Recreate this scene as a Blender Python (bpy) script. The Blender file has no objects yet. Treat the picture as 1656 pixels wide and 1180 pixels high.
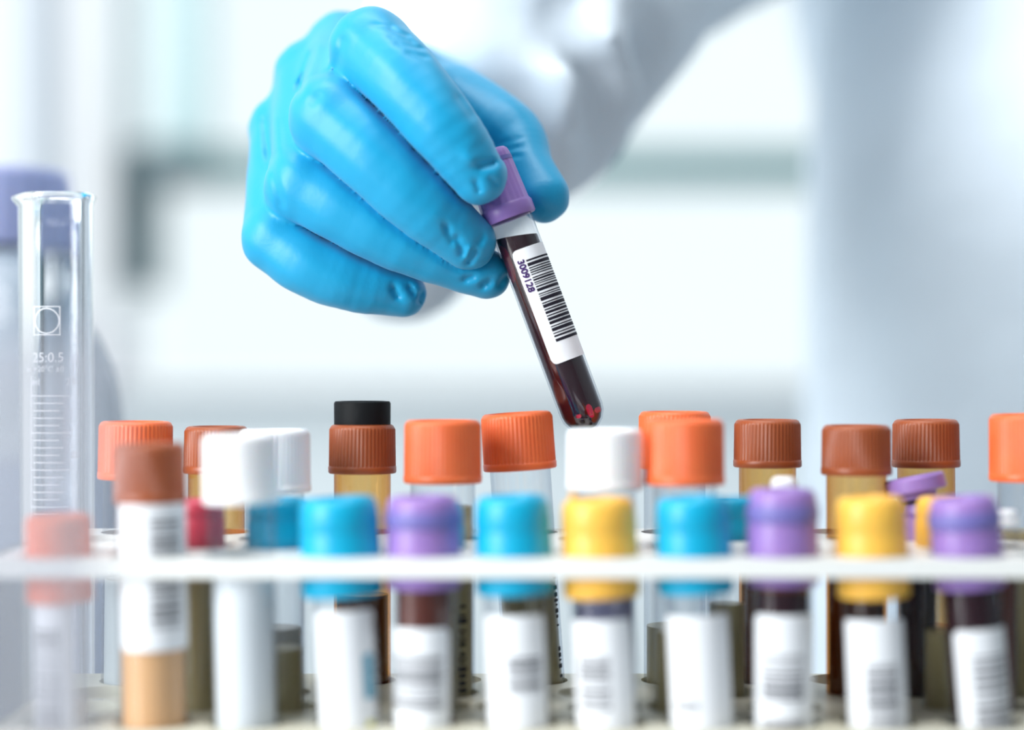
import bpy, bmesh, math, random
import numpy as np
from mathutils import Vector, Matrix, Quaternion

# ------------------------------------------------------------------ camera, world, light, exposure
F = 3082.0            # focal length in pixels of the 1656 px wide frame
CAMZ = 1.03           # lens height above the floor (m)
scene = bpy.context.scene
cam_d = bpy.data.cameras.new('camera'); cam = bpy.data.objects.new('camera', cam_d)
scene.collection.objects.link(cam)
cam.location = (0, 0, CAMZ); cam.rotation_euler = (math.pi/2, 0, 0)
cam_d.sensor_width = 36.0; cam_d.sensor_fit = 'HORIZONTAL'; cam_d.lens = F*36.0/1656
cam_d.clip_start = 0.02; cam_d.clip_end = 60
cam_d.dof.use_dof = True; cam_d.dof.focus_distance = 0.494; cam_d.dof.aperture_fstop = 2.9
scene.camera = cam

world = bpy.data.worlds.new('world'); scene.world = world; world.use_nodes = True
wb = world.node_tree.nodes['Background']
wb.inputs['Color'].default_value = (0.88, 0.965, 1.0, 1); wb.inputs['Strength'].default_value = 1.0

def area(name, loc, target, sx, sy, power, col):
    d = bpy.data.lights.new(name, 'AREA'); d.shape = 'RECTANGLE'; d.size = sx; d.size_y = sy
    d.energy = power; d.color = col
    o = bpy.data.objects.new(name, d); scene.collection.objects.link(o)
    o.location = loc
    o.rotation_euler = (Vector(target)-Vector(loc)).to_track_quat('-Z', 'Y').to_euler()
    return o
area('side_window_light', (-1.15, -0.42, 1.5), (0.0, 0.55, 1.06), 0.7, 1.2, 29, (0.97, 0.99, 1.0))
area('ceiling_panel_light', (-0.1, 0.35, 2.6), (0.0, 0.5, 1.0), 1.2, 0.6, 13, (1.0, 0.99, 0.97))

vs = scene.view_settings
vs.view_transform = 'Standard'; vs.look = 'None'; vs.exposure = 0.22; vs.gamma = 1.0; vs.use_curve_mapping = False
scene.cycles.use_denoising = True
scene.cycles.transparent_max_bounces = 40
scene.cycles.max_bounces = 14
scene.cycles.transmission_bounces = 12

C = scene.collection
random.seed(7); rng = np.random.default_rng(5)
BENCH = -128.0        # bench top, mm below the lens
BASE = -124.9         # inside bottom of the rack

def W(x, y, z):       # mm relative to the lens -> world metres
    return Vector((x/1000.0, y/1000.0, CAMZ+z/1000.0))
def px(x, y, d):      # a point seen at pixel x,y that stands d mm away
    return Vector(((x-828)*d/F, d, (590-y)*d/F))

# ------------------------------------------------------------------ materials
def mat(name, col, rough=0.5, spec=0.5, **kw):
    m = bpy.data.materials.new(name); m.use_nodes = True
    b = m.node_tree.nodes['Principled BSDF']
    b.inputs['Base Color'].default_value = (*col, 1)
    b.inputs['Roughness'].default_value = rough
    b.inputs['Specular IOR Level'].default_value = spec
    for k, v in kw.items():
        b.inputs[k.replace('_', ' ')].default_value = v
    return m
def bump(m, scale, strength, dist=0.001, detail=2.0, kind='noise', vec_scale=None):
    nt = m.node_tree; b = nt.nodes['Principled BSDF']
    tc = nt.nodes.new('ShaderNodeTexCoord')
    t = nt.nodes.new('ShaderNodeTexNoise'); t.inputs['Scale'].default_value = scale; t.inputs['Detail'].default_value = detail
    src = tc.outputs['Object']
    if vec_scale:
        mp = nt.nodes.new('ShaderNodeMapping'); mp.inputs['Scale'].default_value = vec_scale
        nt.links.new(src, mp.inputs['Vector']); src = mp.outputs['Vector']
    nt.links.new(src, t.inputs['Vector'])
    bn = nt.nodes.new('ShaderNodeBump'); bn.inputs['Strength'].default_value = strength; bn.inputs['Distance'].default_value = dist
    nt.links.new(t.outputs['Fac'], bn.inputs['Height']); nt.links.new(bn.outputs['Normal'], b.inputs['Normal'])
    return m
def mottled(m, col2, scale, lo=0.4, hi=0.65):
    nt = m.node_tree; b = nt.nodes['Principled BSDF']
    c1 = tuple(b.inputs['Base Color'].default_value)
    tc = nt.nodes.new('ShaderNodeTexCoord')
    t = nt.nodes.new('ShaderNodeTexNoise'); t.inputs['Scale'].default_value = scale; t.inputs['Detail'].default_value = 3
    nt.links.new(tc.outputs['Object'], t.inputs['Vector'])
    r = nt.nodes.new('ShaderNodeValToRGB')
    r.color_ramp.elements[0].position = lo; r.color_ramp.elements[0].color = c1
    r.color_ramp.elements[1].position = hi; r.color_ramp.elements[1].color = (*col2, 1)
    nt.links.new(t.outputs['Fac'], r.inputs['Fac']); nt.links.new(r.outputs['Color'], b.inputs['Base Color'])
    return m
def thin_glass(name, face, edge, blend=0.35, gloss=0.08, refl=0.045):
    """clear walled plastic or glass: tinted see-through, darker towards grazing angles, with a glossy skin"""
    m = bpy.data.materials.new(name); m.use_nodes = True
    nt = m.node_tree; nt.nodes.clear()
    out = nt.nodes.new('ShaderNodeOutputMaterial')
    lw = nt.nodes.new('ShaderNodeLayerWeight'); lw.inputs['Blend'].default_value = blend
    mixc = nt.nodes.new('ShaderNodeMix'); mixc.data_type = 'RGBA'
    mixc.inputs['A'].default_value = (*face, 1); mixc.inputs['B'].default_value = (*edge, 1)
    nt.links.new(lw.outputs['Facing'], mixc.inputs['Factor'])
    tr = nt.nodes.new('ShaderNodeBsdfTransparent'); nt.links.new(mixc.outputs['Result'], tr.inputs['Color'])
    gl = nt.nodes.new('ShaderNodeBsdfGlossy'); gl.inputs['Roughness'].default_value = gloss
    lw2 = nt.nodes.new('ShaderNodeLayerWeight'); lw2.inputs['Blend'].default_value = 0.5
    pw = nt.nodes.new('ShaderNodeMath'); pw.operation = 'POWER'; pw.inputs[1].default_value = 4.0
    nt.links.new(lw2.outputs['Facing'], pw.inputs[0])
    ma = nt.nodes.new('ShaderNodeMath'); ma.operation = 'MULTIPLY_ADD'; ma.inputs[1].default_value = 0.5; ma.inputs[2].default_value = refl
    nt.links.new(pw.outputs[0], ma.inputs[0])
    mx = nt.nodes.new('ShaderNodeMixShader')
    nt.links.new(ma.outputs[0], mx.inputs['Fac'])
    nt.links.new(tr.outputs['BSDF'], mx.inputs[1]); nt.links.new(gl.outputs['BSDF'], mx.inputs[2])
    nt.links.new(mx.outputs['Shader'], out.inputs['Surface'])
    return m

M = {}
M['glove'] = bump(mat('blue_nitrile', (0.001, 0.355, 0.64), 0.44, 0.5, Sheen_Weight=0.15), 900, 0.12, 0.0004, 4)
M['coat'] = bump(mat('white_cotton', (0.77, 0.86, 0.94), 0.9, 0.2, Sheen_Weight=0.1), 25, 0.4, 0.01, 2)
M['trouser'] = mat('dark_cloth', (0.08, 0.09, 0.12), 0.9)
M['shoe'] = mat('white_rubber', (0.7, 0.7, 0.7), 0.6)
M['rack'] = mat('white_rack_plastic', (0.90, 0.91, 0.88), 0.35, 0.5)
M['rack_low'] = mottled(mat('cream_rack_plastic', (0.84, 0.81, 0.68), 0.4, 0.5), (0.74, 0.69, 0.52), 30)
M['rack_end'] = thin_glass('frosted_rack_plastic', (0.72, 0.75, 0.76), (0.6, 0.63, 0.65), 0.3, 0.4)
def plastic(n, c, c2=None, rough=0.38):
    m = mat(n, c, rough, 0.5)
    b = m.node_tree.nodes['Principled BSDF']
    b.inputs['Subsurface Weight'].default_value = 0.25
    b.inputs['Subsurface Radius'].default_value = (1.0, 0.5, 0.3)
    b.inputs['Subsurface Scale'].default_value = 0.0015
    if c2: mottled(m, c2, 90, 0.35, 0.75)
    return m
M['cap_orange'] = plastic('orange_plastic', (0.86, 0.17, 0.045), (0.80, 0.13, 0.035))
M['cap_brown'] = plastic('brown_plastic', (0.36, 0.085, 0.022), (0.28, 0.06, 0.016))
M['cap_white'] = plastic('white_plastic', (0.92, 0.93, 0.95))
M['cap_blue'] = plastic('turquoise_plastic', (0.0, 0.42, 0.66), (0.0, 0.38, 0.62))
M['cap_purple'] = plastic('violet_plastic', (0.34, 0.20, 0.52), (0.28, 0.17, 0.50))
M['cap_yellow'] = plastic('yellow_plastic', (0.94, 0.55, 0.085), (0.90, 0.48, 0.07))
M['cap_red'] = plastic('red_plastic', (0.62, 0.07, 0.12))
M['band_indigo'] = mat('indigo_rubber', (0.17, 0.15, 0.44), 0.5)
M['cap_bottle'] = plastic('blue_bottle_plastic', (0.38, 0.42, 0.68))
M['black'] = bump(mat('black_rubber', (0.006, 0.007, 0.008), 0.6, 0.15), 300, 0.3, 0.0005)
M['glass'] = thin_glass('clear_tube_plastic', (0.96, 0.97, 0.98), (0.70, 0.73, 0.78), 0.35, 0.05)
M['held_glass'] = thin_glass('held_tube_glass', (0.97, 0.97, 0.98), (0.74, 0.76, 0.80), 0.35, 0.04, 0.09)
M['amber'] = thin_glass('amber_tube_plastic', (0.93, 0.72, 0.42), (0.72, 0.36, 0.12), 0.4, 0.08)
M['label'] = mat('label_paper', (0.88, 0.90, 0.93), 0.55, 0.4)
M['ink'] = mat('black_ink', (0.012, 0.010, 0.020), 0.6, 0.3)
M['ink_violet'] = mat('violet_ink', (0.06, 0.02, 0.14), 0.6, 0.3)
M['ink_grey'] = mat('grey_ink', (0.10, 0.10, 0.12), 0.6, 0.3)
M['yellow_tag'] = mat('yellow_sticker', (0.75, 0.72, 0.10), 0.6)
M['blue_tag'] = mat('blue_sticker', (0.12, 0.40, 0.55), 0.6)
M['blood'] = mat('dark_blood', (0.022, 0.0015, 0.006), 0.2, 0.35)
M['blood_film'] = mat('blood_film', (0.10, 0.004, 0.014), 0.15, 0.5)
M['blood_glint'] = mat('painted_blood_glint', (0.50, 0.006, 0.04), 0.15, 0.6)  # bright red of light coming through the blood, given as a colour
M['brownred'] = mat('brown_blood', (0.11, 0.022, 0.012), 0.25, 0.5)
M['serum'] = mat('olive_serum', (0.50, 0.42, 0.22), 0.3, 0.5)
M['straw'] = mat('amber_fluid', (0.93, 0.72, 0.47), 0.35, 0.5)
M['tan'] = mat('tan_fluid', (0.80, 0.46, 0.22), 0.35, 0.4)
M['milky'] = mat('cloudy_fluid', (0.86, 0.90, 0.92), 0.4, 0.4)
M['lilac'] = mat('lilac_fluid', (0.52, 0.50, 0.78), 0.4, 0.4)
M['etch'] = mat('white_enamel', (0.90, 0.92, 0.95), 0.5)
M['borosilicate'] = mat('borosilicate_glass', (0.97, 0.985, 1.0), 0.0, 0.5, Transmission_Weight=1.0, IOR=1.47)
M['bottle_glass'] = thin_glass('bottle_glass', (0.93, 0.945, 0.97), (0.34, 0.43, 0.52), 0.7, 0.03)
M['water'] = thin_glass('water', (0.88, 0.90, 0.96), (0.74, 0.78, 0.88), 0.4, 0.05)
M['bench'] = mottled(mat('pale_worktop', (0.42, 0.44, 0.45), 0.35, 0.5), (0.37, 0.39, 0.40), 8)
M['steel'] = mat('brushed_steel', (0.55, 0.56, 0.58), 0.3, 0.5, Metallic=1.0)
M['wall_low'] = mottled(mat('blue_grey_paint', (0.72, 0.78, 0.80), 0.7, 0.3), (0.68, 0.74, 0.77), 1.5)
M['wall'] = mottled(mat('lilac_grey_paint', (0.80, 0.84, 0.88), 0.7, 0.3), (0.76, 0.80, 0.86), 1.2)
M['post_grey'] = mat('grey_paint', (0.50, 0.55, 0.60), 0.6)
M['post_white'] = mat('white_paint', (0.95, 0.96, 0.97), 0.5)
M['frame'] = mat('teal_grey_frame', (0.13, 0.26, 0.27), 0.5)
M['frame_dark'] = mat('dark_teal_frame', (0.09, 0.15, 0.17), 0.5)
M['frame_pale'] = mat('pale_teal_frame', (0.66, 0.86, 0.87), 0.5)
M['pane'] = thin_glass('window_glass', (0.985, 0.995, 0.995), (0.9, 0.96, 0.96), 0.2, 0.02)
M['wall_deep'] = mat('slate_cupboards', (0.28, 0.31, 0.34), 0.5, 0.4)
M['floor'] = mottled(mat('grey_vinyl', (0.42, 0.45, 0.47), 0.5), (0.36, 0.39, 0.41), 4)

# ------------------------------------------------------------------ mesh helpers (coordinates in mm)
def link(o, parent=None):
    C.objects.link(o)
    if parent is not None: o.parent = parent
    return o
def mesh_obj(name, verts, faces, m, parent=None, sharp=35, smooth=True):
    me = bpy.data.meshes.new(name)
    me.from_pydata([(v[0]*.001, v[1]*.001, v[2]*.001) for v in verts], [], faces)
    if smooth:
        me.shade_smooth()
        if sharp: me.set_sharp_from_angle(angle=math.radians(sharp))
    me.materials.append(m); me.validate(); me.update()
    return link(bpy.data.objects.new(name, me), parent)
def empty(name, loc_mm, label, cat, group=None, rot=None):
    e = bpy.data.objects.new(name, None); C.objects.link(e)
    e.empty_display_size = 0.01
    e.location = W(*loc_mm)
    if rot is not None: e.rotation_mode = 'QUATERNION'; e.rotation_quaternion = rot
    tag(e, label, cat, group); return e
def tag(o, label=None, cat=None, group=None, kind=None):
    if label: o['label'] = label
    if cat: o['category'] = cat
    if group: o['group'] = group
    if kind: o['kind'] = kind
    return o
class MB:
    def __init__(s): s.v = []; s.f = []
    def add(s, v, f):
        n = len(s.v); s.v += [tuple(p) for p in v]; s.f += [tuple(i+n for i in q) for q in f]; return s
    def box(s, x0, x1, y0, y1, z0, z1, bev=0.0):
        if bev <= 0:
            v = [(x, y, z) for z in (z0, z1) for y in (y0, y1) for x in (x0, x1)]
            return s.add(v, [(0,2,3,1),(4,5,7,6),(0,1,5,4),(2,6,7,3),(0,4,6,2),(1,3,7,5)])
        bm = bmesh.new(); bmesh.ops.create_cube(bm, size=1)
        for q in bm.verts: q.co = Vector(((x0+x1)/2+q.co.x*(x1-x0), (y0+y1)/2+q.co.y*(y1-y0), (z0+z1)/2+q.co.z*(z1-z0)))
        bmesh.ops.bevel(bm, geom=list(bm.edges), offset=bev, segments=2, profile=0.5, affect='EDGES')
        bm.verts.index_update()
        s.add([q.co[:] for q in bm.verts], [[l.index for l in f.verts] for f in bm.faces]); bm.free(); return s
    def lathe(s, prof, seg=32, mod=None, close=False):
        """prof: (r, z) list from bottom to top, r==0 closes with a point; mod(i, angle) scales r"""
        v, f, rings = [], [], []
        for i, (r, z) in enumerate(prof):
            if r == 0: rings.append([len(v)]); v.append((0, 0, z)); continue
            rings.append(list(range(len(v), len(v)+seg)))
            for k in range(seg):
                a = 2*math.pi*k/seg; rr = r + (mod(i, k, a) if mod else 0)
                v.append((rr*math.sin(a), -rr*math.cos(a), z))
        pairs = list(zip(rings, rings[1:]))
        if close: pairs.append((rings[-1], rings[0]))
        for A, B in pairs:
            for k in range(seg):
                k2 = (k+1) % seg
                if len(A) == 1 and len(B) == 1: continue
                if len(A) == 1: f.append((A[0], B[k2], B[k]))
                elif len(B) == 1: f.append((A[k], A[k2], B[0]))
                else: f.append((A[k], A[k2], B[k2], B[k]))
        return s.add(v, f)
    def patch(s, R, a0, a1, z0, z1, n=10, corner=0.0, thick=0.0):
        """curved rectangle on a cylinder, angles in degrees, 0 faces the camera"""
        v, f = [], []
        for k in range(n+1):
            t = k/n; a = math.radians(a0+(a1-a0)*t)
            c = 0.0
            if corner > 0:
                arc = min(t, 1-t)*abs(math.radians(a1-a0))*R
                if arc < corner: c = corner-math.sqrt(max(0, corner**2-(corner-arc)**2))
            v += [(R*math.sin(a), -R*math.cos(a), z0+c), (R*math.sin(a), -R*math.cos(a), z1-c)]
        for k in range(n): f.append((2*k, 2*k+2, 2*k+3, 2*k+1))
        return s.add(v, f)
    def obj(s, name, m, parent=None, sharp=35, smooth=True):
        return mesh_obj(name, s.v, s.f, m, parent, sharp, smooth)

def text_mesh(body, size, bold=0.0):
    cu = bpy.data.curves.new('txt', 'FONT'); cu.body = body; cu.size = size; cu.align_x = 'CENTER'; cu.align_y = 'CENTER'
    cu.resolution_u = 3; cu.offset = bold
    o = bpy.data.objects.new('txt', cu); C.objects.link(o)
    dg = bpy.context.evaluated_depsgraph_get(); dg.update()
    me = bpy.data.meshes.new_from_object(o.evaluated_get(dg))
    v = [tuple(q.co) for q in me.vertices]; f = [tuple(p.vertices) for p in me.polygons]
    bpy.data.objects.remove(o); bpy.data.curves.remove(cu); bpy.data.meshes.remove(me)
    return v, f
def wrap_text(mb, body, size, R, ang, z, down=False, bold=0.0):
    """lettering wrapped on a cylinder; down: the line runs down the axis"""
    v, f = text_mesh(body, size, bold)
    a0 = math.radians(ang); o = []
    for x, y, _ in v:
        if down: x, y = y, -x
        a = a0 + x/R
        o.append((R*math.sin(a), -R*math.cos(a), z+y))
    return mb.add(o, f)

# ------------------------------------------------------------------ implicit surfaces for the gloved hand and the coat
def seg_sdf(P, a, b, ra, rb):
    a = np.asarray(a, np.float32); b = np.asarray(b, np.float32)
    ba = b-a; l2 = float(ba@ba)+1e-9
    t = np.clip(((P[0]-a[0])*ba[0]+(P[1]-a[1])*ba[1]+(P[2]-a[2])*ba[2])/l2, 0, 1)
    dx = P[0]-a[0]-t*ba[0]; dy = P[1]-a[1]-t*ba[1]; dz = P[2]-a[2]-t*ba[2]
    return np.sqrt(dx*dx+dy*dy+dz*dz)-(ra+(rb-ra)*t)
def smin(a, b, k):
    h = np.clip(0.5+0.5*(b-a)/k, 0, 1)
    return b*(1-h)+a*h-k*h*(1-h)
def surface_nets(Fd, o, h):
    nx, ny, nz = Fd.shape
    S = Fd < 0
    cs = [(i, j, k) for i in (0, 1) for j in (0, 1) for k in (0, 1)]
    sl = lambda A, c: A[c[0]:nx-1+c[0], c[1]:ny-1+c[1], c[2]:nz-1+c[2]]
    cnt = np.zeros((nx-1, ny-1, nz-1), np.int8)
    for c in cs: cnt += sl(S, c)
    mix = (cnt > 0) & (cnt < 8)
    idx = np.full(mix.shape, -1, np.int64)
    I, J, K = np.nonzero(mix); n = len(I)
    idx[I, J, K] = np.arange(n)
    acc = np.zeros((n, 3)); num = np.zeros(n)
    val = {c: Fd[I+c[0], J+c[1], K+c[2]] for c in cs}
    for c in cs:
        for ax in range(3):
            if c[ax] == 0:
                e = list(c); e[ax] = 1; e = tuple(e)
                A, B = val[c], val[e]; m = (A < 0) != (B < 0)
                t = A[m]/(A[m]-B[m])
                p = np.tile(np.array(c, float), (m.sum(), 1)); p[:, ax] += t
                acc[m] += p; num[m] += 1
    V = (acc/num[:, None]+np.stack([I, J, K], 1))*h+np.asarray(o)
    faces = []
    for ax in range(3):
        b, c = [(1, 2), (2, 0), (0, 1)][ax]
        s0 = [slice(1, -1)]*3; s1 = [slice(1, -1)]*3
        s0[ax] = slice(0, -1); s1[ax] = slice(1, None)
        A, B = S[tuple(s0)], S[tuple(s1)]
        for flip in (False, True):
            q = (A & ~B) if not flip else (~A & B)
            g = np.stack(np.nonzero(q), 1); g[:, b] += 1; g[:, c] += 1
            def at(db, dc):
                h_ = g.copy(); h_[:, b] += db; h_[:, c] += dc
                return idx[h_[:, 0], h_[:, 1], h_[:, 2]]
            quad = np.stack([at(-1, -1), at(0, -1), at(0, 0), at(-1, 0)], 1)
            if flip: quad = quad[:, ::-1]
            faces.append(quad)
    Q = np.concatenate(faces); Q = Q[(Q >= 0).all(1)]
    return V, Q
def np_mesh(name, V, Q, m, parent=None):
    me = bpy.data.meshes.new(name)
    V = np.asarray(V)*0.001; n = len(V); nq = len(Q)
    me.vertices.add(n); me.vertices.foreach_set('co', V.astype(np.float32).ravel())
    me.loops.add(nq*4); me.loops.foreach_set('vertex_index', Q.astype(np.int32).ravel())
    me.polygons.add(nq); me.polygons.foreach_set('loop_start', np.arange(0, nq*4, 4, dtype=np.int32))
    me.update(calc_edges=True); me.validate(); me.shade_smooth(); me.materials.append(m)
    return link(bpy.data.objects.new(name, me), parent)
def relax(V, Q, n=2, w=0.5):
    for _ in range(n):
        acc = np.zeros_like(V); num = np.zeros(len(V))
        for i in range(4):
            a, b = Q[:, i], Q[:, (i+1) % 4]
            np.add.at(acc, a, V[b]); np.add.at(num, a, 1)
            np.add.at(acc, b, V[a]); np.add.at(num, b, 1)
        V = V*(1-w)+w*acc/np.maximum(num, 1)[:, None]
    return V
def grid(lo, hi, h):
    ax = [np.arange(lo[i], hi[i]+h, h, dtype=np.float32) for i in range(3)]
    return np.meshgrid(*ax, indexing='ij')

# ================================================================== the setting
WD = 1700.0                                   # distance of the far wall
def wx(p): return (p-828)*WD/F
def wz(p): return (590-p)*WD/F
FLOOR = -CAMZ*1000
fl = MB().box(-2600, 2600, -1200, WD+200, FLOOR-60, FLOOR).obj('floor', M['floor'], None, smooth=False)
tag(fl, 'grey vinyl laboratory floor under the bench', 'floor', kind='structure')
fl.location = W(0, 0, 0)
SILL = wz(628)
w = MB().box(-2600, 2600, WD, WD+120, FLOOR, SILL).obj('wall_back', M['wall_low'], None, smooth=False)
w.location = W(0, 0, 0); tag(w, 'blue-grey painted wall below the window sill', 'wall', kind='structure')
w = MB().box(-2600, wx(128), WD-20, WD+120, SILL, 1500).obj('wall_left', M['wall'], None, smooth=False)
w.location = W(0, 0, 0); tag(w, 'lilac-grey wall panel behind the blue-capped bottle', 'wall', kind='structure')
w = MB().box(wx(72), wx(128), WD-60, WD-20.5, SILL, 1500, 3).obj('trim_1', M['post_grey'], None)
w.location = W(0, 0, 0); tag(w, 'grey vertical post at the left edge of the window', 'post', kind='structure')
w = MB().box(wx(128.5), wx(196), WD-50, WD+120, SILL, 1500, 3).obj('trim_2', M['post_white'], None)
w.location = W(0, 0, 0); tag(w, 'white vertical post beside the window', 'post', kind='structure')
w = MB().box(1500, 1560, -1300, WD-1, FLOOR, 1650).obj('wall_right', M['wall_deep'], None, smooth=False)
w.location = W(0, 0, 0); tag(w, 'slate-grey wall to the right of the bench', 'wall', kind='structure')
w = MB().box(-2600, 1560, -1360, -1300, FLOOR, 1650).obj('wall_front', M['wall_deep'], None, smooth=False)
w.location = W(0, 0, 0); tag(w, 'slate-grey wall of the aisle facing the bench', 'wall', kind='structure')
w = MB().box(-2600, 1560, -1360, WD+120, 1651, 1700).obj('ceiling', M['post_white'], None, smooth=False)
w.location = W(0, 0, 0); tag(w, 'white laboratory ceiling', 'ceiling', kind='structure')
win = bpy.data.objects.new('window_1', None); C.objects.link(win); win.location = W(0, WD, SILL)
tag(win, 'wide bright window with teal-grey frame across the back', 'window', kind='structure')
def winpart(name, m, x0, x1, z0, z1, y0, y1, bev=2):
    return MB().box(x0, x1, y0, y1, z0-SILL, z1-SILL, bev).obj(name, m, win)
X1 = wx(2700)
winpart('transom', M['frame'], wx(250), X1, wz(294), wz(240), 0, 60)
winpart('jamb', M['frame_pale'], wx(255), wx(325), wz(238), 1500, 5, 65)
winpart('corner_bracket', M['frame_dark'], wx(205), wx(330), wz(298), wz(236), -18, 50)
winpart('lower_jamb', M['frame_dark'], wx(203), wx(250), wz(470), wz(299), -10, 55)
winpart('sill_board', M['post_white'], wx(197), X1, SILL+0.2, SILL+8, -45, 90)
winpart('mullion', M['frame'], wx(2050), wx(2110), SILL+8.5, 1500, 5, 65)
for a, b, z0, z1 in ((330, 2050, wz(240), 1500), (252, 2050, SILL+8.5, wz(294)), (2112, 2700, SILL+8.5, 1500)):
    MB().box(wx(a), wx(b), 28, 34, z0-SILL, z1-SILL).obj('pane', M['pane'], win, smooth=False)

# ================================================================== bench
bench = empty('lab_bench', (0, 400, FLOOR), 'pale grey laboratory bench under the tube rack', 'bench')
hB = BENCH-FLOOR
MB().box(-900, 900, -290, 290, hB-34, hB, 3).obj('worktop', M['bench'], bench)
for sx in (-840, 840):
    for sy in (-240, 240):
        MB().box(sx-22, sx+22, sy-22, sy+22, 0, hB-34.2, 2).obj('leg', M['steel'], bench)

# ================================================================== tubes
ROW = {1: 432.0, 2: 452.0, 3: 472.0, 4: 490.0}
holes = []          # (row, x at the upper plate, y, x at the lower plate, y)
UP0, UP1 = -47.2, -42.9       # upper plate, bottom and top
LO0, LO1 = -84.0, -81.0       # lower plate

def barcode(mb, R, a0, a1, z0, z1, seed):
    r = random.Random(seed); z = z0
    while z < z1-0.3:
        wd = r.choice((0.28, 0.28, 0.5, 0.8)); mb.patch(R, a0, a1, z, min(z+wd, z1), 8); z += wd+r.choice((0.3, 0.45, 0.75))
def screw_cap(parent, m, R, H, z0, ribs=54, recess=True, amp=0.22):
    """ribbed screw cap with a plain band below, bevelled rim and a shallow recess in the top"""
    seg = ribs*4
    prof = [(R-2.2, z0+1.0), (R-1.4, z0), (R-0.25, z0), (R, z0+0.3), (R, z0+1.7), (R-0.18, z0+1.9),
            (R-0.18, z0+2.0), (R-0.3, z0+H-1.3), (R-0.45, z0+H-0.9), (R-0.75, z0+H-0.35), (R-1.35, z0+H)]
    prof += [(R-2.4, z0+H), (R-2.8, z0+H-0.7), (0, z0+H-0.7)] if recess else [(0, z0+H+0.05)]
    def mod(i, k, a):
        return (-amp if k % 4 in (0, 1) else amp*0.25) if i in (6, 7) else 0
    return MB().lathe(prof, seg, mod).obj('cap', m, parent, 50)
def vac_cap(parent, m, R, H, z0, band=None):
    """push-on stopper shield: skirt, waist groove, thicker top ring with a dimple"""
    seg = 72
    prof = [(R-2.0, z0+1.2), (R-1.2, z0), (R-0.3, z0), (R-0.05, z0+0.5), (R-0.1, z0+H*0.60), (R-0.35, z0+H*0.63),
            (R-0.35, z0+H*0.67), (R-0.15, z0+H*0.70), (R-0.5, z0+H*0.90), (R-1.0, z0+H*0.97), (R-1.9, z0+H),
            (R-3.6, z0+H), (R-4.2, z0+H-1.6), (0, z0+H-1.8)]
    def mod(i, k, a): return (-0.16 if k % 2 else 0) if i in (3, 4) else 0
    c = MB().lathe(prof, seg, mod).obj('cap', m, parent, 40)
    if band is not None:
        MB().lathe([(R-0.05, z0+H*0.66), (R+0.12, z0+H*0.68), (R+0.05, z0+H*0.82), (R-0.25, z0+H*0.84)], 48).obj('collar', band, c)
    return c
def body_prof(R, L):
    return [(0, 0), (R*0.45, R*0.12), (R*0.78, R*0.42), (R*0.95, R*0.75), (R, R*1.05), (R, L)]

def tube(name, row, cx, top, label, cat='tube', group=None, kind='screw', cap='cap_orange', wpx=118, capH=15, lean=0.0,
         glass='glass', R=None, level=None, content=None, lab=None, dd=0.0, seed=1, hole=True, collar=None, tilt_y=0.0, recess=True):
    """a tube in the rack: cx/top the pixel of the cap's top, lean the sideways shift in mm from top to foot"""
    d = ROW[row]+dd
    T = px(cx, top, d); B = Vector((T.x+lean, T.y+tilt_y, BASE))
    ax = (T-B); H = ax.length; rot = Vector((0, 0, 1)).rotation_difference(ax.normalized())
    e = empty(name, B, label, cat, group, rot)
    capR = wpx*d/F/2
    R = R or capR-1.7
    if hole:
        def cross(z): t = (z-B.z)/(T.z-B.z); return B.x+(T.x-B.x)*t, B.y+(T.y-B.y)*t
        holes.append((row, *cross(UP1), *cross(LO1)))
    L = H-capH+ (4 if kind == 'screw' else 6)
    MB().lathe(body_prof(R, L), 40).obj('tube_body', M[glass], e)
    z0 = H-capH
    if kind == 'screw': screw_cap(e, M[cap], capR, capH, z0, recess=recess)
    else: vac_cap(e, M[cap], capR, capH, z0, M['band_indigo'] if collar else None)
    if content:
        for cname, m, a, b in content:
            r = R-0.7
            pr = body_prof(r, b-0.7) if a <= 0 else [(0, a), (r, a+0.01), (r, b)]
            pr = [(q, z+0.7) if a <= 0 else (q, z) for q, z in pr] + [(0, pr[-1][1]+(0.7 if a <= 0 else 0))]
            MB().lathe(pr, 36).obj(cname, M[m], e)
    if lab:
        a0, a1, z0l, z1l = lab[:4]
        l = MB().patch(R+0.06, a0, a1, z0l, z1l, 16, 1.2).obj('label', M['label'], e)
        if len(lab) > 4 and lab[4]:
            for b0, b1, za, zb in lab[4]:
                mb = MB(); barcode(mb, R+0.12, b0, b1, za, zb, seed); mb.obj('barcode', M['ink_grey'], l, smooth=False)
    return e, R, H
def print_marks(e, R, ang, z0, z1, seed, m='ink', wide=2.2):
    """a column of tiny illegible print running down the side of a tube"""
    r = random.Random(seed); mb = MB(); z = z0
    while z < z1:
        h = r.choice((0.5, 0.8, 1.1)); w0 = r.uniform(0.5, 1)*wide
        a = math.degrees(w0/R)/2
        mb.patch(R+0.1, ang-a, ang+a, z, z+h, 3); z += h+r.choice((0.5, 0.7, 1.6))
    return mb.obj('lettering', M[m], e, smooth=False)

G1 = 'tubes in the front row of the rack'; GB = 'tubes in the rear rows of the rack'
FULL = [(-18, 46, 10, 22), (-18, 46, 25, 35), (-18, 46, 39, 56)]
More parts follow.
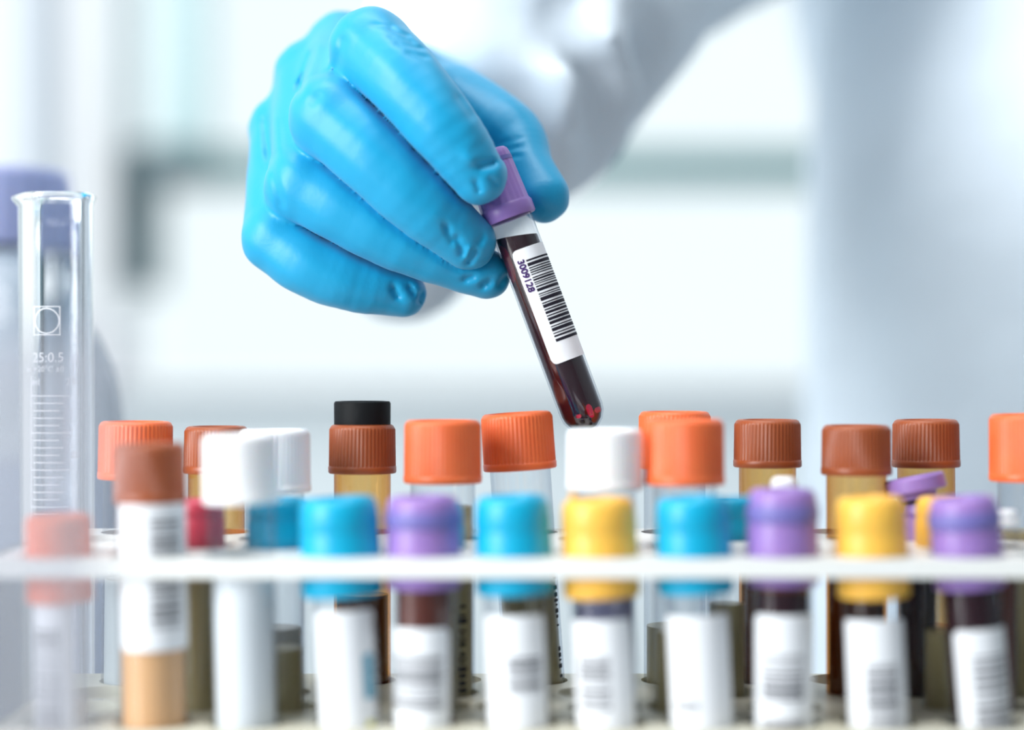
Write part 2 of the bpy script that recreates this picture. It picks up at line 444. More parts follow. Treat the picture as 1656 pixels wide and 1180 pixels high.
# ---- front row, left to right
tube('screw_cap_tube', 1, 95, 832, 'orange-capped tube at the far left end of the front row', group=G1, wpx=110, capH=19.5, lean=2,
     R=6.3, content=[('contents', 'milky', 0, 50)], lab=(-70, 40, 20, 72, [(-50, 10, 24, 66)]), seed=3)
e, R, H = tube('amber_tube', 1, 243, 716, 'brown-capped tube of amber fluid with a big white barcode label, front row', group=G1, cap='cap_brown', wpx=116, capH=13.5, lean=1.8,
     glass='glass', R=7.7, content=[('contents', 'tan', 0, 93)], lab=(-52, 95, 61, 94.5, [(8, 62, 66, 91)]), seed=4)
e, R, H = tube('screw_cap_tube', 1, 388, 702, 'white-capped clear tube in the front row beside the big barcode label', group=G1, cap='cap_white', wpx=124, capH=15.5, lean=2.5,
     R=7.4, content=[('contents', 'milky', 0, 80)], lab=(-20, 70, 5, 34, None), seed=5)
e, R, H = tube('vacuum_tube', 1, 547, 804, 'turquoise-capped tube with yellow and blue sticker marks, front row', group=G1, kind='vac', cap='cap_blue', wpx=132, capH=22, lean=4.5,
     R=7.0, lab=(-60, 75, 6, 70, None), seed=6)
MB().patch(R+0.13, 38, 62, 50, 60, 6).obj('blue_sticker', M['blue_tag'], e)
mb = MB(); mb.patch(R+0.13, 40, 58, 34, 45, 6); mb.patch(R+0.13, 36, 60, 12, 28, 6); mb.obj('yellow_sticker', M['yellow_tag'], e)
print_marks(e, R, 72, 18, 68, 11, 'ink_grey', 2.4)
tube('vacuum_tube', 1, 684, 802, 'violet-capped blood tube between two turquoise caps, front row', group=G1, kind='vac', cap='cap_purple', wpx=122, capH=20.5, lean=0.5,
     R=6.7, collar=True, content=[('contents', 'brownred', 0, 78)], lab=(-90, 60, 5, 66, [(-60, 40, 10, 22), (-70, 40, 26, 34), (-70, 40, 48, 60)]), seed=7)
tube('vacuum_tube', 1, 828, 801, 'turquoise-capped barcoded tube below the ribbed orange cap, front row', group=G1, kind='vac', cap='cap_blue', wpx=126, capH=22, lean=3.2,
     R=7.2, content=[('contents', 'serum', 0, 60)], lab=(-80, 60, 4, 69, [(-18, 45, 16, 24), (-18, 45, 28, 44), (-18, 45, 52, 60)]), seed=8)
e, R, H = tube('vacuum_tube', 1, 966, 806, 'yellow-capped tube below the held tube with a prong on its cap, front row', group=G1, kind='vac', cap='cap_yellow', wpx=124, capH=22, lean=4.5,
     R=7.2, content=[('contents', 'serum', 0, 50)], lab=(-80, 55, 4, 68, [(-55, 0, 14, 30), (-55, 5, 36, 42), (-55, 5, 48, 60)]), seed=9)
MB().lathe([(0, H-2), (0.75, H-1.9), (0.7, H+1.6), (0.4, H+2.0), (0, H+2.1)], 12).obj('prong', M['cap_yellow'], e).location = (-0.0055, 0, 0)
e, R, H = tube('vacuum_tube', 1, 1118, 803, 'turquoise-capped tube with a tab reaching right, front row', group=G1, kind='vac', cap='cap_blue', wpx=122, capH=21.5, lean=4.5,
     R=7.1, content=[('contents', 'milky', 0, 60)], lab=(-85, 70, 4, 69, [(-55, -10, 20, 23), (-55, -10, 34, 38), (-55, -10, 48, 50)]), seed=10)
MB().box(7.2, 13.5, -2, 2, H-1.6, H-0.5, 0.4).obj('tab', M['cap_blue'], e)
tube('vacuum_tube', 1, 1265, 790, 'tallest violet-capped blood tube in the front row', group=G1, kind='vac', cap='cap_purple', wpx=116, capH=21.5, lean=0.3,
     R=6.7, collar=True, content=[('contents', 'blood', 0, 74), ('blood_film', 'brownred', 74, 82)], lab=(-75, 95, 4, 69, [(-50, 30, 12, 24), (-50, 35, 34, 46), (-50, 35, 50, 60)]), seed=12)
tube('vacuum_tube', 1, 1406, 803, 'yellow-capped tube between two violet caps, front row', group=G1, kind='vac', cap='cap_yellow', wpx=118, capH=22.5, lean=4.0,
     R=6.9, content=[('contents', 'serum', 0, 60)], lab=(-85, 55, 4, 68, [(-30, 30, 14, 24), (-30, 30, 28, 34), (-30, 30, 42, 58)]), seed=13)
tube('vacuum_tube', 1, 1556, 803, 'violet-capped blood tube at the right end of the front row', group=G1, kind='vac', cap='cap_purple', wpx=114, capH=20.5, lean=8.0,
     R=6.7, collar=True, content=[('contents', 'blood', 0, 79)], lab=(-55, 95, 4, 66, [(-20, 60, 10, 26), (-20, 60, 30, 60)]), seed=14)
# ---- second row
tube('vacuum_tube', 2, 322, 806, 'red-capped tube half hidden behind the big barcode label', group=GB, kind='vac', cap='cap_red', wpx=84, capH=12, R=4.6, dd=2,
     content=[('contents', 'serum', 0, 76)])
tube('vacuum_tube', 2, 452, 805, 'turquoise-capped tube seen through the clear tube, second row', group=GB, kind='vac', cap='cap_blue', wpx=104, capH=14, R=6.2,
     content=[('contents', 'serum', 0, 58)])
tube('vacuum_tube', 2, 700, 812, 'turquoise cap peeking out behind the violet cap, second row', group=GB, kind='vac', cap='cap_blue', wpx=104, capH=14, R=6.2,
     content=[('contents', 'serum', 0, 66)])
tube('screw_cap_tube', 2, 978, 693, 'white-capped clear tube just below the tip of the held tube', group=GB, cap='cap_white', wpx=125, capH=14.3, R=7.3,
     content=[('contents', 'milky', 0, 62), ('lilac_layer', 'lilac', 62, 78)])
tube('screw_cap_tube', 2, 1107, 677, 'blurred orange-capped clear tube in front of another orange cap', group=GB, cap='cap_orange', wpx=130, capH=15.5, R=7.5,
     content=[('contents', 'serum', 0, 62)])
tube('vacuum_tube', 2, 1536, 803, 'amber-yellow-capped tube tucked behind the right violet cap', group=GB, kind='vac', cap='cap_yellow', wpx=112, capH=14, R=6.4,
     content=[('contents', 'serum', 0, 62)])
tube('vial', 2, 1268, 771, 'small white-topped vial peeking over the tallest violet cap', 'vial', group=GB, cap='cap_white', wpx=46, capH=6, R=3.0, content=[('contents', 'milky', 0, 60)])
tube('vial', 2, 1627, 824, 'small white-topped vial below the orange cap at the right edge', 'vial', group=GB, cap='cap_white', wpx=44, capH=4, R=2.9, content=[('contents', 'brownred', 0, 82)])
# ---- third row
tube('vacuum_tube', 3, 1176, 806, 'turquoise cap half hidden behind the tabbed turquoise cap', group=GB, kind='vac', cap='cap_blue', wpx=84, capH=13, R=5.0,
     content=[('contents', 'serum', 0, 66)])
tube('screw_cap_tube', 3, 444, 694, 'white-capped clear tube behind the other white cap', group=GB, cap='cap_white', wpx=118, capH=15.5, R=7.3,
     content=[('contents', 'milky', 0, 60)])
e, R, H = tube('screw_cap_tube', 3, 716, 679, 'orange-capped tube left of the sharp ribbed orange cap', group=GB, cap='cap_orange', wpx=127, capH=15.5, R=8.0,
     content=[('contents', 'serum', 0, 90)])
print_marks(e, R, 40, 34, 66, 21, wide=2.6)
tube('amber_tube', 3, 1385, 687, 'brown-capped amber tube right of the gap, slightly blurred', group=GB, cap='cap_brown', wpx=114, capH=12.3, glass='amber', R=7.4,
     content=[('contents', 'brownred', 0, 82)])
tube('screw_cap_tube', 3, 1662, 669, 'orange-capped clear tube cut off by the right edge', group=GB, cap='cap_orange', wpx=126, capH=16.5, R=7.6, lean=1.5,
     content=[('contents', 'serum', 0, 84)])
# ---- back row, the sharp ones
e, R, H = tube('screw_cap_tube', 4, 220, 681, 'pale orange-capped clear tube beside the measuring cylinder', group=GB, cap='cap_orange', wpx=121, capH=14.8, R=8.1, lean=-1.2,
     content=[('contents', 'milky', 0, 70)])
tube('amber_tube', 4, 350, 689, 'brown-capped amber tube behind the two white caps', group=GB, cap='cap_brown', wpx=106, capH=12, glass='amber', R=7.2,
     content=[('contents', 'straw', 0, 60)])
e, R, H = tube('amber_tube', 4, 586, 686, 'brown-capped amber tube with a black stopper on top', group=GB, cap='cap_brown', wpx=110, capH=12.5, glass='amber', R=7.3,
     content=[('contents', 'brownred', 0, 66)], recess=False)
MB().lathe([(0, H-0.4), (7.25, H-0.4), (7.28, H+5.4), (7.0, H+5.9), (5.6, H+6.0), (5.2, H+5.5), (0, H+5.5)], 64).obj('stopper', M['black'], e)
e, R, H = tube('screw_cap_tube', 4, 835, 667, 'sharp orange ribbed cap on a clear tube, leaning left', group=GB, cap='cap_orange', wpx=119, capH=14.6, R=7.8, lean=7.6,
     content=[('contents', 'serum', 0, 80)])
print_marks(e, R, 62, 58, 76, 22, wide=2.0)
print_marks(e, R, 62, 36, 54, 23, wide=2.0)
tube('screw_cap_tube', 4, 1091, 665, 'orange-capped clear tube behind the blurred orange cap', group=GB, cap='cap_orange', wpx=119, capH=14.6, R=7.9,
     content=[('contents', 'serum', 0, 58)])
tube('amber_tube', 4, 1241, 678, 'sharp brown-capped amber tube right of the orange caps', group=GB, cap='cap_brown', wpx=110, capH=12.2, glass='amber', R=7.3,
     content=[('contents', 'brownred', 0, 80)])
tube('amber_tube', 4, 1497, 678, 'sharp brown-capped amber tube behind the open violet snap cap', group=GB, cap='cap_brown', wpx=109, capH=12.2, glass='amber', R=7.3, lean=1.0,
     content=[('contents', 'straw', 0, 58)])
# ---- snap-cap micro tube
T = px(1484, 808, ROW[3]-2)
e = empty('snap_cap_tube', (T.x, T.y, BASE), 'small tube with a tilted open violet snap cap', 'tube', GB)
holes.append((3, T.x, T.y, T.x, T.y))
hh = T.z-BASE
MB().lathe(body_prof(5.2, hh-9), 32).obj('tube_body', M['glass'], e)
MB().lathe([(0, 4), (4.4, 4.2), (4.4, hh-12), (0, hh-12)], 28).obj('contents', M['blood'], e)
MB().lathe([(4.2, hh-12), (5.9, hh-11.5), (5.9, hh-4), (3.2, hh-3.2), (2.6, hh-0.5), (0, hh-0.3)], 36).obj('stem', M['cap_purple'], e)
lid = MB().lathe([(0, 0), (4.6, 0), (4.9, 1.4), (7.0, 1.6), (7.5, 2.0), (7.4, 5.0), (6.9, 5.5), (0, 5.6)], 48).obj('lid', M['cap_purple'], e)
lid.location = (0.0001, 0, (hh+0.4)*.001); lid.rotation_euler = (math.radians(-4), math.radians(-11), 0)
MB().lathe([(0, -0.8), (3.9, -0.8), (4.3, -0.1), (0, -0.05)], 32).obj('plug', M['black'], lid)

# ================================================================== rack
RX0, RX1 = -116.0, 137.0; RY0, RY1 = 422.0, 500.5
rack = empty('tube_rack', ((RX0+RX1)/2, (RY0+RY1)/2, BENCH), 'white two-tier plastic rack holding all the capped tubes', 'rack')
OX, OY, OZ = (RX0+RX1)/2, (RY0+RY1)/2, BENCH
def plate(name, z0, z1, which, m, rh):
    mb = MB(); seg = 32
    ys = [RY0, 442.3, 462.3, 481.3, RY1]
    for r in (1, 2, 3, 4):
        y0, y1 = ys[r-1], ys[r]; cy0 = (y0+y1)/2
        hs = sorted((h[1], h[2]) if which == 'up' else (h[3], h[4]) for h in holes if h[0] == r)
        allh = list(hs)
        for n in range(-5, 7):
            gx = n*20.4+(3.5 if r == 4 else 0)
            if all(abs(gx-h[0]) > 18.6 for h in allh) and RX0+10 < gx < RX1-10: allh.append((gx, cy0))
        allh.sort()
        bx = [RX0]+[(a[0]+b[0])/2 for a, b in zip(allh, allh[1:])]+[RX1]
        for i, (hx, hy) in enumerate(allh):
            xa, xb = bx[i], bx[i+1]
            hy = min(max(hy, y0+9.0), y1-9.0)
            r_ = min(rh, hx-xa-0.5, xb-hx-0.5, hy-y0-0.4, y1-hy-0.4)
            ring = []; outer = []
            for k in range(seg):
                a = 2*math.pi*(k+0.5)/seg; c, s = math.cos(a), math.sin(a)
                ring.append((hx+r_*c, hy+r_*s))
                tx = ((xb-hx)/c if c > 0 else (xa-hx)/c); ty = ((y1-hy)/s if s > 0 else (y0-hy)/s)
                t = min(tx, ty); outer.append((hx+t*c, hy+t*s))
            cor = [(xb, y1), (xa, y1), (xa, y0), (xb, y0)]
            v = [(p[0]-OX, p[1]-OY, z-OZ) for z in (z1, z0) for p in ring+outer]
            f = []; n2 = 2*seg
            for k in range(seg):
                k2 = (k+1) % seg
                f.append((k, seg+k, seg+k2, k2)); f.append((n2+k2, n2+seg+k2, n2+seg+k, n2+k))
                f.append((k2, n2+k2, n2+k, k))
            for c_ in cor:           # fill the corner triangle between two outer points
                best = None
                for k in range(seg):
                    k2 = (k+1) % seg; p, q = outer[k], outer[k2]
                    if (abs(p[0]-c_[0]) < 1e-6 and abs(q[1]-c_[1]) < 1e-6) or (abs(p[1]-c_[1]) < 1e-6 and abs(q[0]-c_[0]) < 1e-6): best = (k, k2)
                if best:
                    v += [(c_[0]-OX, c_[1]-OY, z1-OZ), (c_[0]-OX, c_[1]-OY, z0-OZ)]; q = len(v)
                    f.append((seg+best[0], q-2, seg+best[1])); f.append((n2+seg+best[1], q-1, n2+seg+best[0]))
            mb.add(v, f)
    # rim around the plate
    for (xa, ya), (xb, yb) in (((RX0, RY0), (RX1, RY0)), ((RX1, RY0), (RX1, RY1)), ((RX1, RY1), (RX0, RY1)), ((RX0, RY1), (RX0, RY0))):
        mb.add([(xa-OX, ya-OY, z0-OZ), (xb-OX, yb-OY, z0-OZ), (xb-OX, yb-OY, z1-OZ), (xa-OX, ya-OY, z1-OZ)], [(0, 1, 2, 3)])
    return mb.obj(name, m, rack, 30)
plate('upper_plate', UP0, UP1, 'up', M['rack'], 9.2)
plate('lower_plate', LO0, LO1, 'lo', M['rack_low'], 9.0)
MB().box(RX0-OX, RX1-OX, RY0-OY, RY1-OY, 0, 3.0, 0.4).obj('base_plate', M['rack'], rack)
for x in (RX0-3.0, RX1):
    MB().box(x-OX, x+3.0-OX, RY0-OY, RY1-OY, 0, UP1-OZ, 0.5).obj('end_panel', M['rack_end'], rack)

# ================================================================== held blood tube
HD = 495.0; K = HD/F
tilt = math.radians(20.5)
Bt = px(953.5, 699, HD)
u = Vector((-math.sin(tilt), 0.02, math.cos(tilt))).normalized()
rot = Matrix.Rotation(-tilt, 4, 'Y').to_quaternion()
ht = empty('blood_tube', Bt, 'violet-capped tube of dark blood held in the gloved fingers', 'tube', None, rot)
RT = 5.85; LV = 54.2
MB().lathe(body_prof(RT, 62), 64).obj('tube_body', M['held_glass'], ht)
mb = MB(); r = RT-0.5
pr = [(q, z+0.5) for q, z in body_prof(r, LV-0.5)]; pr += [(r-0.4, LV+0.05), (0, LV-0.05)]
mb.lathe(pr, 64)
mb.v = [(x, y, z-(x*math.tan(tilt)*0.55 if z > 40 else 0)) for x, y, z in mb.v]
blood = mb.obj('blood', M['blood'], ht)
MB().patch(r+0.06, 12, 30, 3.6, 7.2, 8, 0.9).patch(r+0.06, 34, 62, 4.2, 5.6, 8, 0.6).patch(r+0.06, -22, -6, 4.6, 5.6, 6, 0.5).obj('painted_red_glint', M['blood_glint'], blood)  # glints of light through the blood, painted as red patches
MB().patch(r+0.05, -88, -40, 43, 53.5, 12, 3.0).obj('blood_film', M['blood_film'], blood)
lb = MB().patch(RT+0.06, -30, 104, 19.6, 50.6, 40, 1.6).obj('label', M['label'], ht)
mb = MB(); bars = [.5, .9, .35, .35, .35, .3, .35, .5, .3, .25, .4, .8, .3, .25, 1.0, .35, .9, .4, .7, .35, .8, .8, .3, .9, .3, .5, .8]
z = 47.4; gaps = [.45, .35, .3, .25, .3, .55, .25, .3, .25, .4, .35, .6, .3, .3, .5, .25, .35, .3, .4, .35, .3, .5, .3, .45, .4, .5]
tot = sum(bars)+sum(gaps); sc = (47.4-25.0)/tot
for i, b in enumerate(bars):
    mb.patch(RT+0.11, 0, 84, z-b*sc, z, 14); z -= b*sc+(gaps[i]*sc if i < len(gaps) else 0)
tag(mb.obj('barcode', M['ink'], lb, smooth=False), 'black barcode bars')
mb = MB()
for da in (-0.75, 0, 0.75):
    for dz in (-0.07, 0.07): wrap_text(mb, '3009128', 2.5, RT+0.21, -14+da, 43.6+dz, down=True)
tag(mb.obj('lettering', M['ink_violet'], lb, smooth=False), 'number 3009128 printed down the label')
seg = 96
def cmod(i, k, a): return (-0.10 if k % 4 < 2 else 0) if i in (6, 7) else 0
MB().lathe([(5.4, 60.0), (6.0, 59.2), (6.9, 59.0), (7.15, 59.4), (7.15, 62.2), (6.8, 62.8), (6.65, 63.2), (6.1, 75.6), (5.8, 76.8), (5.2, 77.4),
            (4.2, 77.4), (3.9, 76.6), (0, 76.4)], seg, cmod).obj('cap', M['cap_purple'], ht, 40)
MB().lathe([(0, 73.8), (6.24, 73.8), (6.26, 74.0), (6.24, 74.9), (0, 74.9)], 48).obj('groove_band', M['band_indigo'], ht)

# ================================================================== person: gloved hand and lab coat
person = empty('person', (335, 850, FLOOR), 'person in a white lab coat and blue glove lifting a blood tube from the rack', 'person')
PO = Vector((335, 850, FLOOR))
def q(x, y, dd): v = px(x, y, HD+dd); return (v.x, v.y, v.z)
k1 = K
h = 0.56
HLO, HHI = (-78, 465, 10), (22, 600, 118)
P = grid(HLO, HHI, h)
def spline(pts, n=5):
    p = [np.array([*q(*a), r*k1]) for a, r in pts]
    p = [2*p[0]-p[1]]+p+[2*p[-1]-p[-2]]; out = []
    for i in range(1, len(p)-2):
        for j in range(n):
            t = j/n; a_, b_, c_, d_ = p[i-1], p[i], p[i+1], p[i+2]
            out.append(0.5*((2*b_)+(c_-a_)*t+(2*a_-5*b_+4*c_-d_)*t*t+(3*b_-a_-3*c_+d_)*t**3))
    return out+[p[-2]]
def chain(pts, n=5):
    """smooth tapering limb through the joints, worked out only near itself"""
    c = spline(pts, n); A = np.array(c); pad = A[:, 3].max()+6
    full = np.full(P[0].shape, 12.0, np.float32)
    sl = tuple(slice(max(0, int((A[:, i].min()-pad-HLO[i])/h)), int((A[:, i].max()+pad-HLO[i])/h)+2) for i in range(3))
    Ps = [g[sl] for g in P]; f = None
    for u0, u1 in zip(c, c[1:]):
        s_ = seg_sdf(Ps, u0[:3], u1[:3], u0[3], u1[3]); f = s_ if f is None else np.minimum(f, s_)
    full[sl] = np.minimum(full[sl], f); return full
prox = None
for m_, r0, p_, r1 in (((628, 98, 44), 58, (600, 80, -2), 66), ((556, 76, 42), 60, (534, 190, -3), 65), ((500, 122, 38), 57, (488, 300, 3), 59), ((456, 208, 36), 54, (447, 386, 9), 55)):
    s_ = seg_sdf(P, q(*m_), q(*p_), r0*k1, r1*k1)
    prox = s_ if prox is None else smin(prox, s_, 4.5)
idx_f = chain([((600, 80, -2), 66), ((650, 128, -10), 62), ((716, 206, -14), 57), ((774, 284, -12), 46)])
mid_f = chain([((534, 190, -3), 65), ((600, 250, -8), 62), ((676, 324, -8), 58), ((754, 391, -3), 48)])
rng_f = chain([((488, 300, 3), 59), ((556, 338, 0), 57), ((650, 388, 0), 53), ((786, 443, 5), 41)])
pnk_f = chain([((447, 386, 9), 55), ((496, 424, 6), 54), ((562, 453, 6), 50), ((652, 475, 9), 39)])
thumb = chain([((735, 190, 85), 78), ((728, 168, 48), 72), ((800, 205, 30), 62), ((836, 232, 24), 52), ((856, 270, 17), 40), ((880, 318, 11), 43)])
wrist = (790, 250, 120)
palm = None
for m_, r0 in (((628, 100, 46), 58), ((556, 78, 44), 60), ((500, 124, 40), 57), ((456, 210, 38), 54)):
    s_ = seg_sdf(P, q(*m_), q(*wrist), r0*k1, 120*k1)
    palm = s_ if palm is None else smin(palm, s_, 7)
palm = smin(palm, thumb, 5)
gro = 0
for a_, b_ in ((idx_f, mid_f), (mid_f, rng_f), (rng_f, pnk_f)):
    gro = gro+1.1*np.exp(-((a_-b_)/0.9)**2)*(np.maximum(a_, b_) < 6)
fd = smin(smin(smin(idx_f, mid_f, 0.3), rng_f, 0.3), pnk_f, 0.3)+gro
fd = smin(fd, smin(prox, palm, 3), 1.4)
# wrinkles and folds of the thin glove, pressed into the side that faces the bench front
PX = P[0]/P[1]*F+828; PY = 590-P[2]/P[1]*F
def fold(a, b, amp, sig, dmax):
    ax, ay = a; bx_, by_ = b; L2 = (bx_-ax)**2+(by_-ay)**2
    t = np.clip(((PX-ax)*(bx_-ax)+(PY-ay)*(by_-ay))/L2, 0, 1)
    d2 = (PX-ax-t*(bx_-ax))**2+(PY-ay-t*(by_-ay))**2
    taper = np.clip(np.minimum(t, 1-t)*5+0.25, 0, 1)
    return np.where(P[1] < HD+dmax, amp*taper*np.exp(-d2/sig**2), 0)
for a, b, amp, sig, dm in [
    ((770, 270), (803, 262), 1.0, 7, -5), ((768, 290), (777, 312), 0.7, 6, -5), ((790, 286), (806, 300), 0.5, 5, -5), ((748, 250), (768, 262), -0.5, 9, -5),
    ((718, 360), (736, 394), 0.9, 6, 2), ((736, 378), (750, 417), 0.8, 6, 2), ((770, 404), (755, 428), 0.9, 6, 2), ((782, 380), (772, 396), 0.6, 6, 2), ((728, 372), (742, 404), -0.6, 5, 2), ((762, 398), (752, 420), -0.5, 5, 2),
    ((748, 452), (770, 446), 0.8, 6, 8), ((777, 464), (797, 453), 0.8, 6, 8), ((805, 464), (821, 442), 0.7, 6, 8),
    ((633, 462), (646, 484), 0.9, 6, 12), ((660, 460), (672, 480), 0.9, 6, 12), ((682, 470), (677, 492), 0.7, 5, 12),
    ((626, 46), (664, 60), 0.45, 4.5, 25), ((624, 57), (674, 70), 0.45, 4.5, 25), ((634, 69), (688, 80), 0.5, 4.5, 25), ((655, 84), (694, 94), 0.4, 4.5, 25), ((600, 40), (640, 44), 0.3, 5, 25),
    ((508, 76), (480, 152), 0.9, 7, 40), ((427, 186), (436, 262), 0.9, 7, 40), ((436, 262), (458, 340), 0.5, 8, 40), ((556, 56), (540, 124), 0.45, 9, 40), ((520, 150), (500, 172), 0.3, 9, 40),
    ((520, 62), (494, 128), -0.4, 9, 40), ((446, 180), (452, 250), -0.35, 9, 40),
    ((736, 150), (768, 196), 0.35, 7, 10), ((800, 246), (850, 236), 0.35, 5, 40), ((805, 256), (846, 252), 0.3, 4, 40), ((800, 236), (846, 222), 0.25, 5, 40)]:
    fd = fd+fold(a, b, amp*1.5, sig*0.9, dm)
fd = fd+0.16*np.sin(P[0]*0.55+P[2]*0.33)*np.sin(P[2]*0.48-P[1]*0.37+1.0)
V, Q = surface_nets(fd, HLO, h)
V = relax(V, Q, 2, 0.5)
glove = np_mesh('glove', V-np.array(PO), Q, M['glove'], person)
tag(glove, 'bright blue nitrile glove pinching the tube cap')
del P, PX, PY, fd, idx_f, mid_f, rng_f, pnk_f, thumb, palm

h = 5.0
lo, hi = (-110, 530, -620), (620, 1010, 480)
P = grid(lo, hi, h)
def cq(x, y, d): v = px(x, y, d); return (v.x, v.y, v.z)
sl = seg_sdf(P, cq(650, 405, 615), cq(780, 200, 618), 24, 34)
sl = smin(sl, seg_sdf(P, cq(765, 40, 612), cq(850, 120, 610), 30, 39), 10)
sl = smin(sl, seg_sdf(P, cq(850, 120, 610), cq(965, -60, 650), 40, 44), 8)
sl = smin(sl, seg_sdf(P, cq(965, -60, 650), cq(1150, -250, 700), 44, 58), 8)
sl = smin(sl, seg_sdf(P, cq(765, 40, 612), cq(900, -250, 680), 32, 45), 16)
arm = seg_sdf(P, cq(1150, -250, 700), (175, 850, 365), 58, 74)
# torso as a squashed column
def ell(cx, cy, rx, ry): return (np.sqrt(((P[0]-cx)/rx)**2+((P[1]-cy)/ry)**2)-1)*min(rx, ry)
zz = P[2]
flare = np.clip((zz-90)/260, 0, 1)**1.5*42 + np.clip((-zz-150)/450, 0, 1)*70
chest = np.exp(-((zz-190)/170)**2)*22
bow = np.exp(-((zz-60)/140)**2)          # bent forward over the bench
torso = (np.sqrt(((P[0]-335)/(204+flare+10*bow))**2+((P[1]-(872-92*bow))/(112+0.5*chest+flare*0.3))**2)-1)*112
torso = np.maximum(torso, zz-400); torso = np.maximum(torso, -600-zz)
coat = smin(torso, arm, 30)
coat = smin(coat, seg_sdf(P, (495, 850, 365), (560, 850, 110), 74, 58), 30)
coat = smin(coat, seg_sdf(P, (560, 850, 110), (545, 760, -120), 58, 42), 12)
coat = smin(coat, seg_sdf(P, (335, 860, 380), (335, 860, 450), 75, 62), 40)
coat = smin(coat, sl, 12)
def ridge(a, b, amp, sig):
    d = seg_sdf(P, a, b, 0, 0); return amp*np.exp(-(d/sig)**2)
# folds of the sleeve and the lapel crease
for a, b, amp, sig in [
    (cq(900, 40, 578), cq(955, 190, 585), 13, 9), (cq(930, 10, 590), cq(1010, 90, 615), 9, 9), (cq(850, 150, 570), cq(870, 260, 580), 9, 9),
    (cq(985, -20, 600), cq(1060, 60, 630), -10, 10), (cq(905, 120, 572), cq(915, 230, 575), -8, 9), (cq(1075, -60, 640), cq(1130, 20, 660), 10, 10),
    (cq(965, 140, 590), cq(975, 250, 600), 10, 9), (cq(1020, 60, 600), cq(1015, 170, 612), 8, 9), (cq(820, 20, 572), cq(850, 90, 570), 7, 9),
    (cq(1490, -40, 715), cq(1640, 190, 668), 14, 13), (cq(1470, -40, 712), cq(1600, 180, 668), -6, 14), (cq(1350, 380, 740), cq(1370, 700, 760), 6, 16),
    (cq(1560, 300, 664), cq(1500, 720, 715), 6, 18), (cq(1620, 260, 664), cq(1656, 330, 664), 7, 16), (cq(1325, -20, 800), cq(1335, 160, 800), 9, 12)]:
    coat = coat+ridge(a, b, amp, sig)
V, Q = surface_nets(coat, lo, h)
V = relax(V, Q, 3, 0.5)
co = np_mesh('lab_coat', V-np.array(PO), Q, M['coat'], person)
tag(co, 'white cotton lab coat with a wide creased sleeve')
del P, coat, torso, arm, sl
for s in (-1, 1):
    prof = [(0, 60), (62, 62), (70, 300), (88, 560), (0, 565)]
    t = MB().lathe(prof, 24).obj('trouser_leg', M['trouser'], person); t.location = (s*0.095, 0.005, 0)
    sh = MB().box(-48, 48, -190, 80, 0, 75, 26).obj('shoe', M['shoe'], person); sh.location = (s*0.095, 0.005, 0)

# ================================================================== glassware on the left
GD = 516.0
c0 = px(93, 590, GD); CH = px(0, 314, GD).z-BENCH
cyl = empty('measuring_cylinder', (c0.x, GD, BENCH), 'slim clear glass measuring cylinder with white graduations', 'cylinder')
Ro = 114*GD/F/2; Ri = Ro-0.95
def spout(i, k, a):
    return 0
prof = [(0, 5.0), (Ri-1, 5.2), (Ri, 7), (Ri, CH-2.5), (Ri+0.5, CH-0.6), (Ri+0.9, CH-0.1), (Ro+0.3, CH), (Ro+0.7, CH-0.7), (Ro+0.4, CH-1.8), (Ro, CH-3.2),
        (Ro, 12), (Ro+1.5, 6), (13.4, 4.5), (13.8, 2), (13.5, 0), (0, 0)]
mb = MB(); mb.lathe(prof, 96)
nv = []
for x, y, z in mb.v:                      # pull the pouring lip out on the left
    t = max(0.0, (z-(CH-9))/9.0)
    if t > 0:
        a = math.atan2(y, -x); wgt = math.exp(-(a/0.5)**2)
        x -= 2.6*wgt*t*t; z -= 1.0*wgt*t*t
    nv.append((x, y, z))
mb.v = nv
mb.obj('cylinder_body', M['borosilicate'], cyl, 50)
RG = Ro+0.05
def zc(p): return px(0, p, GD-Ro).z-BENCH
def ga(p): return math.degrees(math.asin(max(-1, min(1, (px(p, 0, GD-Ro).x-c0.x)/Ro))))
mb = MB()
def line(p0, p1, y, t=0.28): mb.patch(RG, ga(p0), ga(p1), zc(y)-t/2, zc(y)+t/2, 8)
for i, y in enumerate(range(640, 940, 12)):
    line(52 if i % 5 else 48, 112 if i % 5 == 0 else (102 if i % 2 else 96), y)
mb.patch(RG, ga(48), ga(49.5), zc(900), zc(608), 2)
wrap_text(mb, '25:0.5', 3.6, RG+0.09, ga(77), zc(579)); wrap_text(mb, 'ex +20°C ±0', 2.1, RG+0.09, ga(70), zc(597))
wrap_text(mb, 'ml', 2.6, RG+0.09, ga(57), zc(618)); wrap_text(mb, '25', 2.9, RG+0.09, ga(112), zc(618)); wrap_text(mb, '20', 2.6, RG+0.09, ga(118), zc(736))
for a0, a1, z0, z1 in ((53, 97, 541, 543), (53, 97, 495, 497)): mb.patch(RG, ga(a0), ga(a1), zc(z0), zc(z1)+0.1, 6)
mb.patch(RG, ga(53), ga(54.6), zc(543), zc(495), 2); mb.patch(RG, ga(95.4), ga(97), zc(543), zc(495), 2)
ring = 24
for k in range(ring):
    a0 = 2*math.pi*k/ring; a1 = 2*math.pi*(k+1)/ring; v = []
    for rr in (3.2, 3.5):
        for a in (a0, a1):
            an = math.radians(ga(75))+rr*math.cos(a)/RG
            v.append((RG*math.sin(an), -RG*math.cos(an), zc(519)+rr*math.sin(a)))
    mb.add(v, [(0, 1, 3, 2)])
tag(mb.obj('graduation', M['etch'], cyl, smooth=False), 'white printed scale, 25 ml numerals and square emblem')

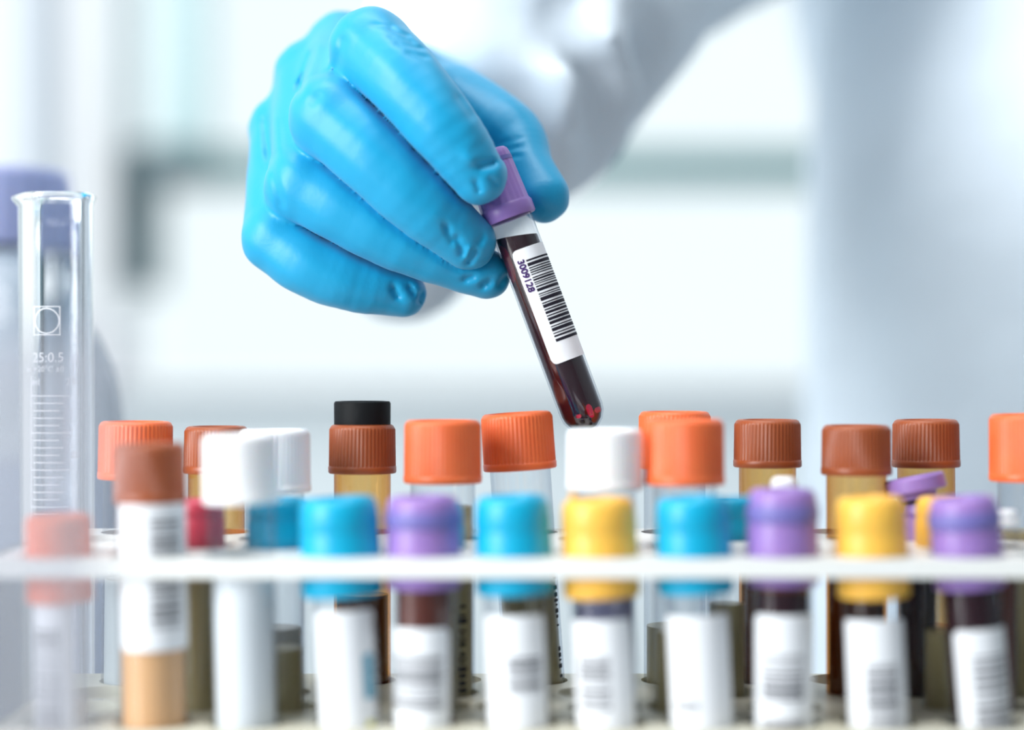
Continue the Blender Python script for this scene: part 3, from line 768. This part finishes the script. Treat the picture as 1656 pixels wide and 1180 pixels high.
BD = 632.0
b0 = px(-18, 590, BD); BT = px(0, 276, BD).z-BENCH
bot = empty('reagent_bottle', (b0.x, BD, BENCH), 'clear glass reagent bottle with a blue screw cap behind the cylinder', 'bottle')
zb = BT-25
def bprof(o):
    return [(0, 1+o), (36-o, 1+o), (42-o, 4+o), (43-o, 9), (43-o, 106), (42.3-o, 116), (40-o, 126), (35.5-o, 136), (29-o, 146), (23-o, 154), (20-o, 160), (19-o, zb+18)]
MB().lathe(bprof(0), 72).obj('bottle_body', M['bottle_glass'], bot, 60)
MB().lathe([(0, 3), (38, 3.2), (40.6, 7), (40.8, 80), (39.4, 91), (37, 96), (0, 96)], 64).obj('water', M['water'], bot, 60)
MB().lathe([(19.5, zb-5.5), (23.2, zb-5.3), (23.4, zb-2.2), (19.5, zb-1.9)], 64).obj('pouring_ring', M['bottle_glass'], bot)
def rib(i, k, a): return (-0.7 if k % 6 in (0, 1) else 0) if i in (3, 4) else 0
R = 27.0
MB().lathe([(R-3, zb+1), (R-2.5, zb), (R-0.6, zb), (R-0.1, zb+1.2), (R-0.3, zb+21.5), (R-0.5, zb+22.5), (R-1.8, zb+24.6), (R-4, zb+25), (0, zb+25)], 216, rib).obj('cap', M['cap_bottle'], bot, 45)

# ================================================================== frosted beaker close to the lens, added to make the pale veil lower left
M['frosted'] = thin_glass('veil_polypropylene', (0.80, 0.80, 0.82), (0.72, 0.72, 0.76), 0.4, 0.5)  # see-through with a milky share, made for the veil
nt = M['frosted'].node_tree
out = [n for n in nt.nodes if n.type == 'OUTPUT_MATERIAL'][0]
old = out.inputs['Surface'].links[0].from_socket
df = nt.nodes.new('ShaderNodeBsdfDiffuse'); df.inputs['Color'].default_value = (0.86, 0.87, 0.92, 1)
tl = nt.nodes.new('ShaderNodeBsdfTranslucent'); tl.inputs['Color'].default_value = (0.86, 0.87, 0.92, 1)
m1 = nt.nodes.new('ShaderNodeMixShader'); m1.inputs['Fac'].default_value = 0.5
nt.links.new(df.outputs[0], m1.inputs[1]); nt.links.new(tl.outputs[0], m1.inputs[2])
m2 = nt.nodes.new('ShaderNodeMixShader'); m2.inputs['Fac'].default_value = 0.16
nt.links.new(old, m2.inputs[1]); nt.links.new(m1.outputs[0], m2.inputs[2]); nt.links.new(m2.outputs[0], out.inputs['Surface'])
bk = empty('veil_beaker', (-90, 250, BENCH), 'added frosted beaker that lays a blurred pale veil over the left edge', 'beaker')
MB().lathe([(0, 0.5), (31, 0.5), (34, 3), (36.5, 128), (38.5, 131), (38.3, 132), (36, 131.2)], 72).obj('veil_beaker_body', M['frosted'], bk, 60)
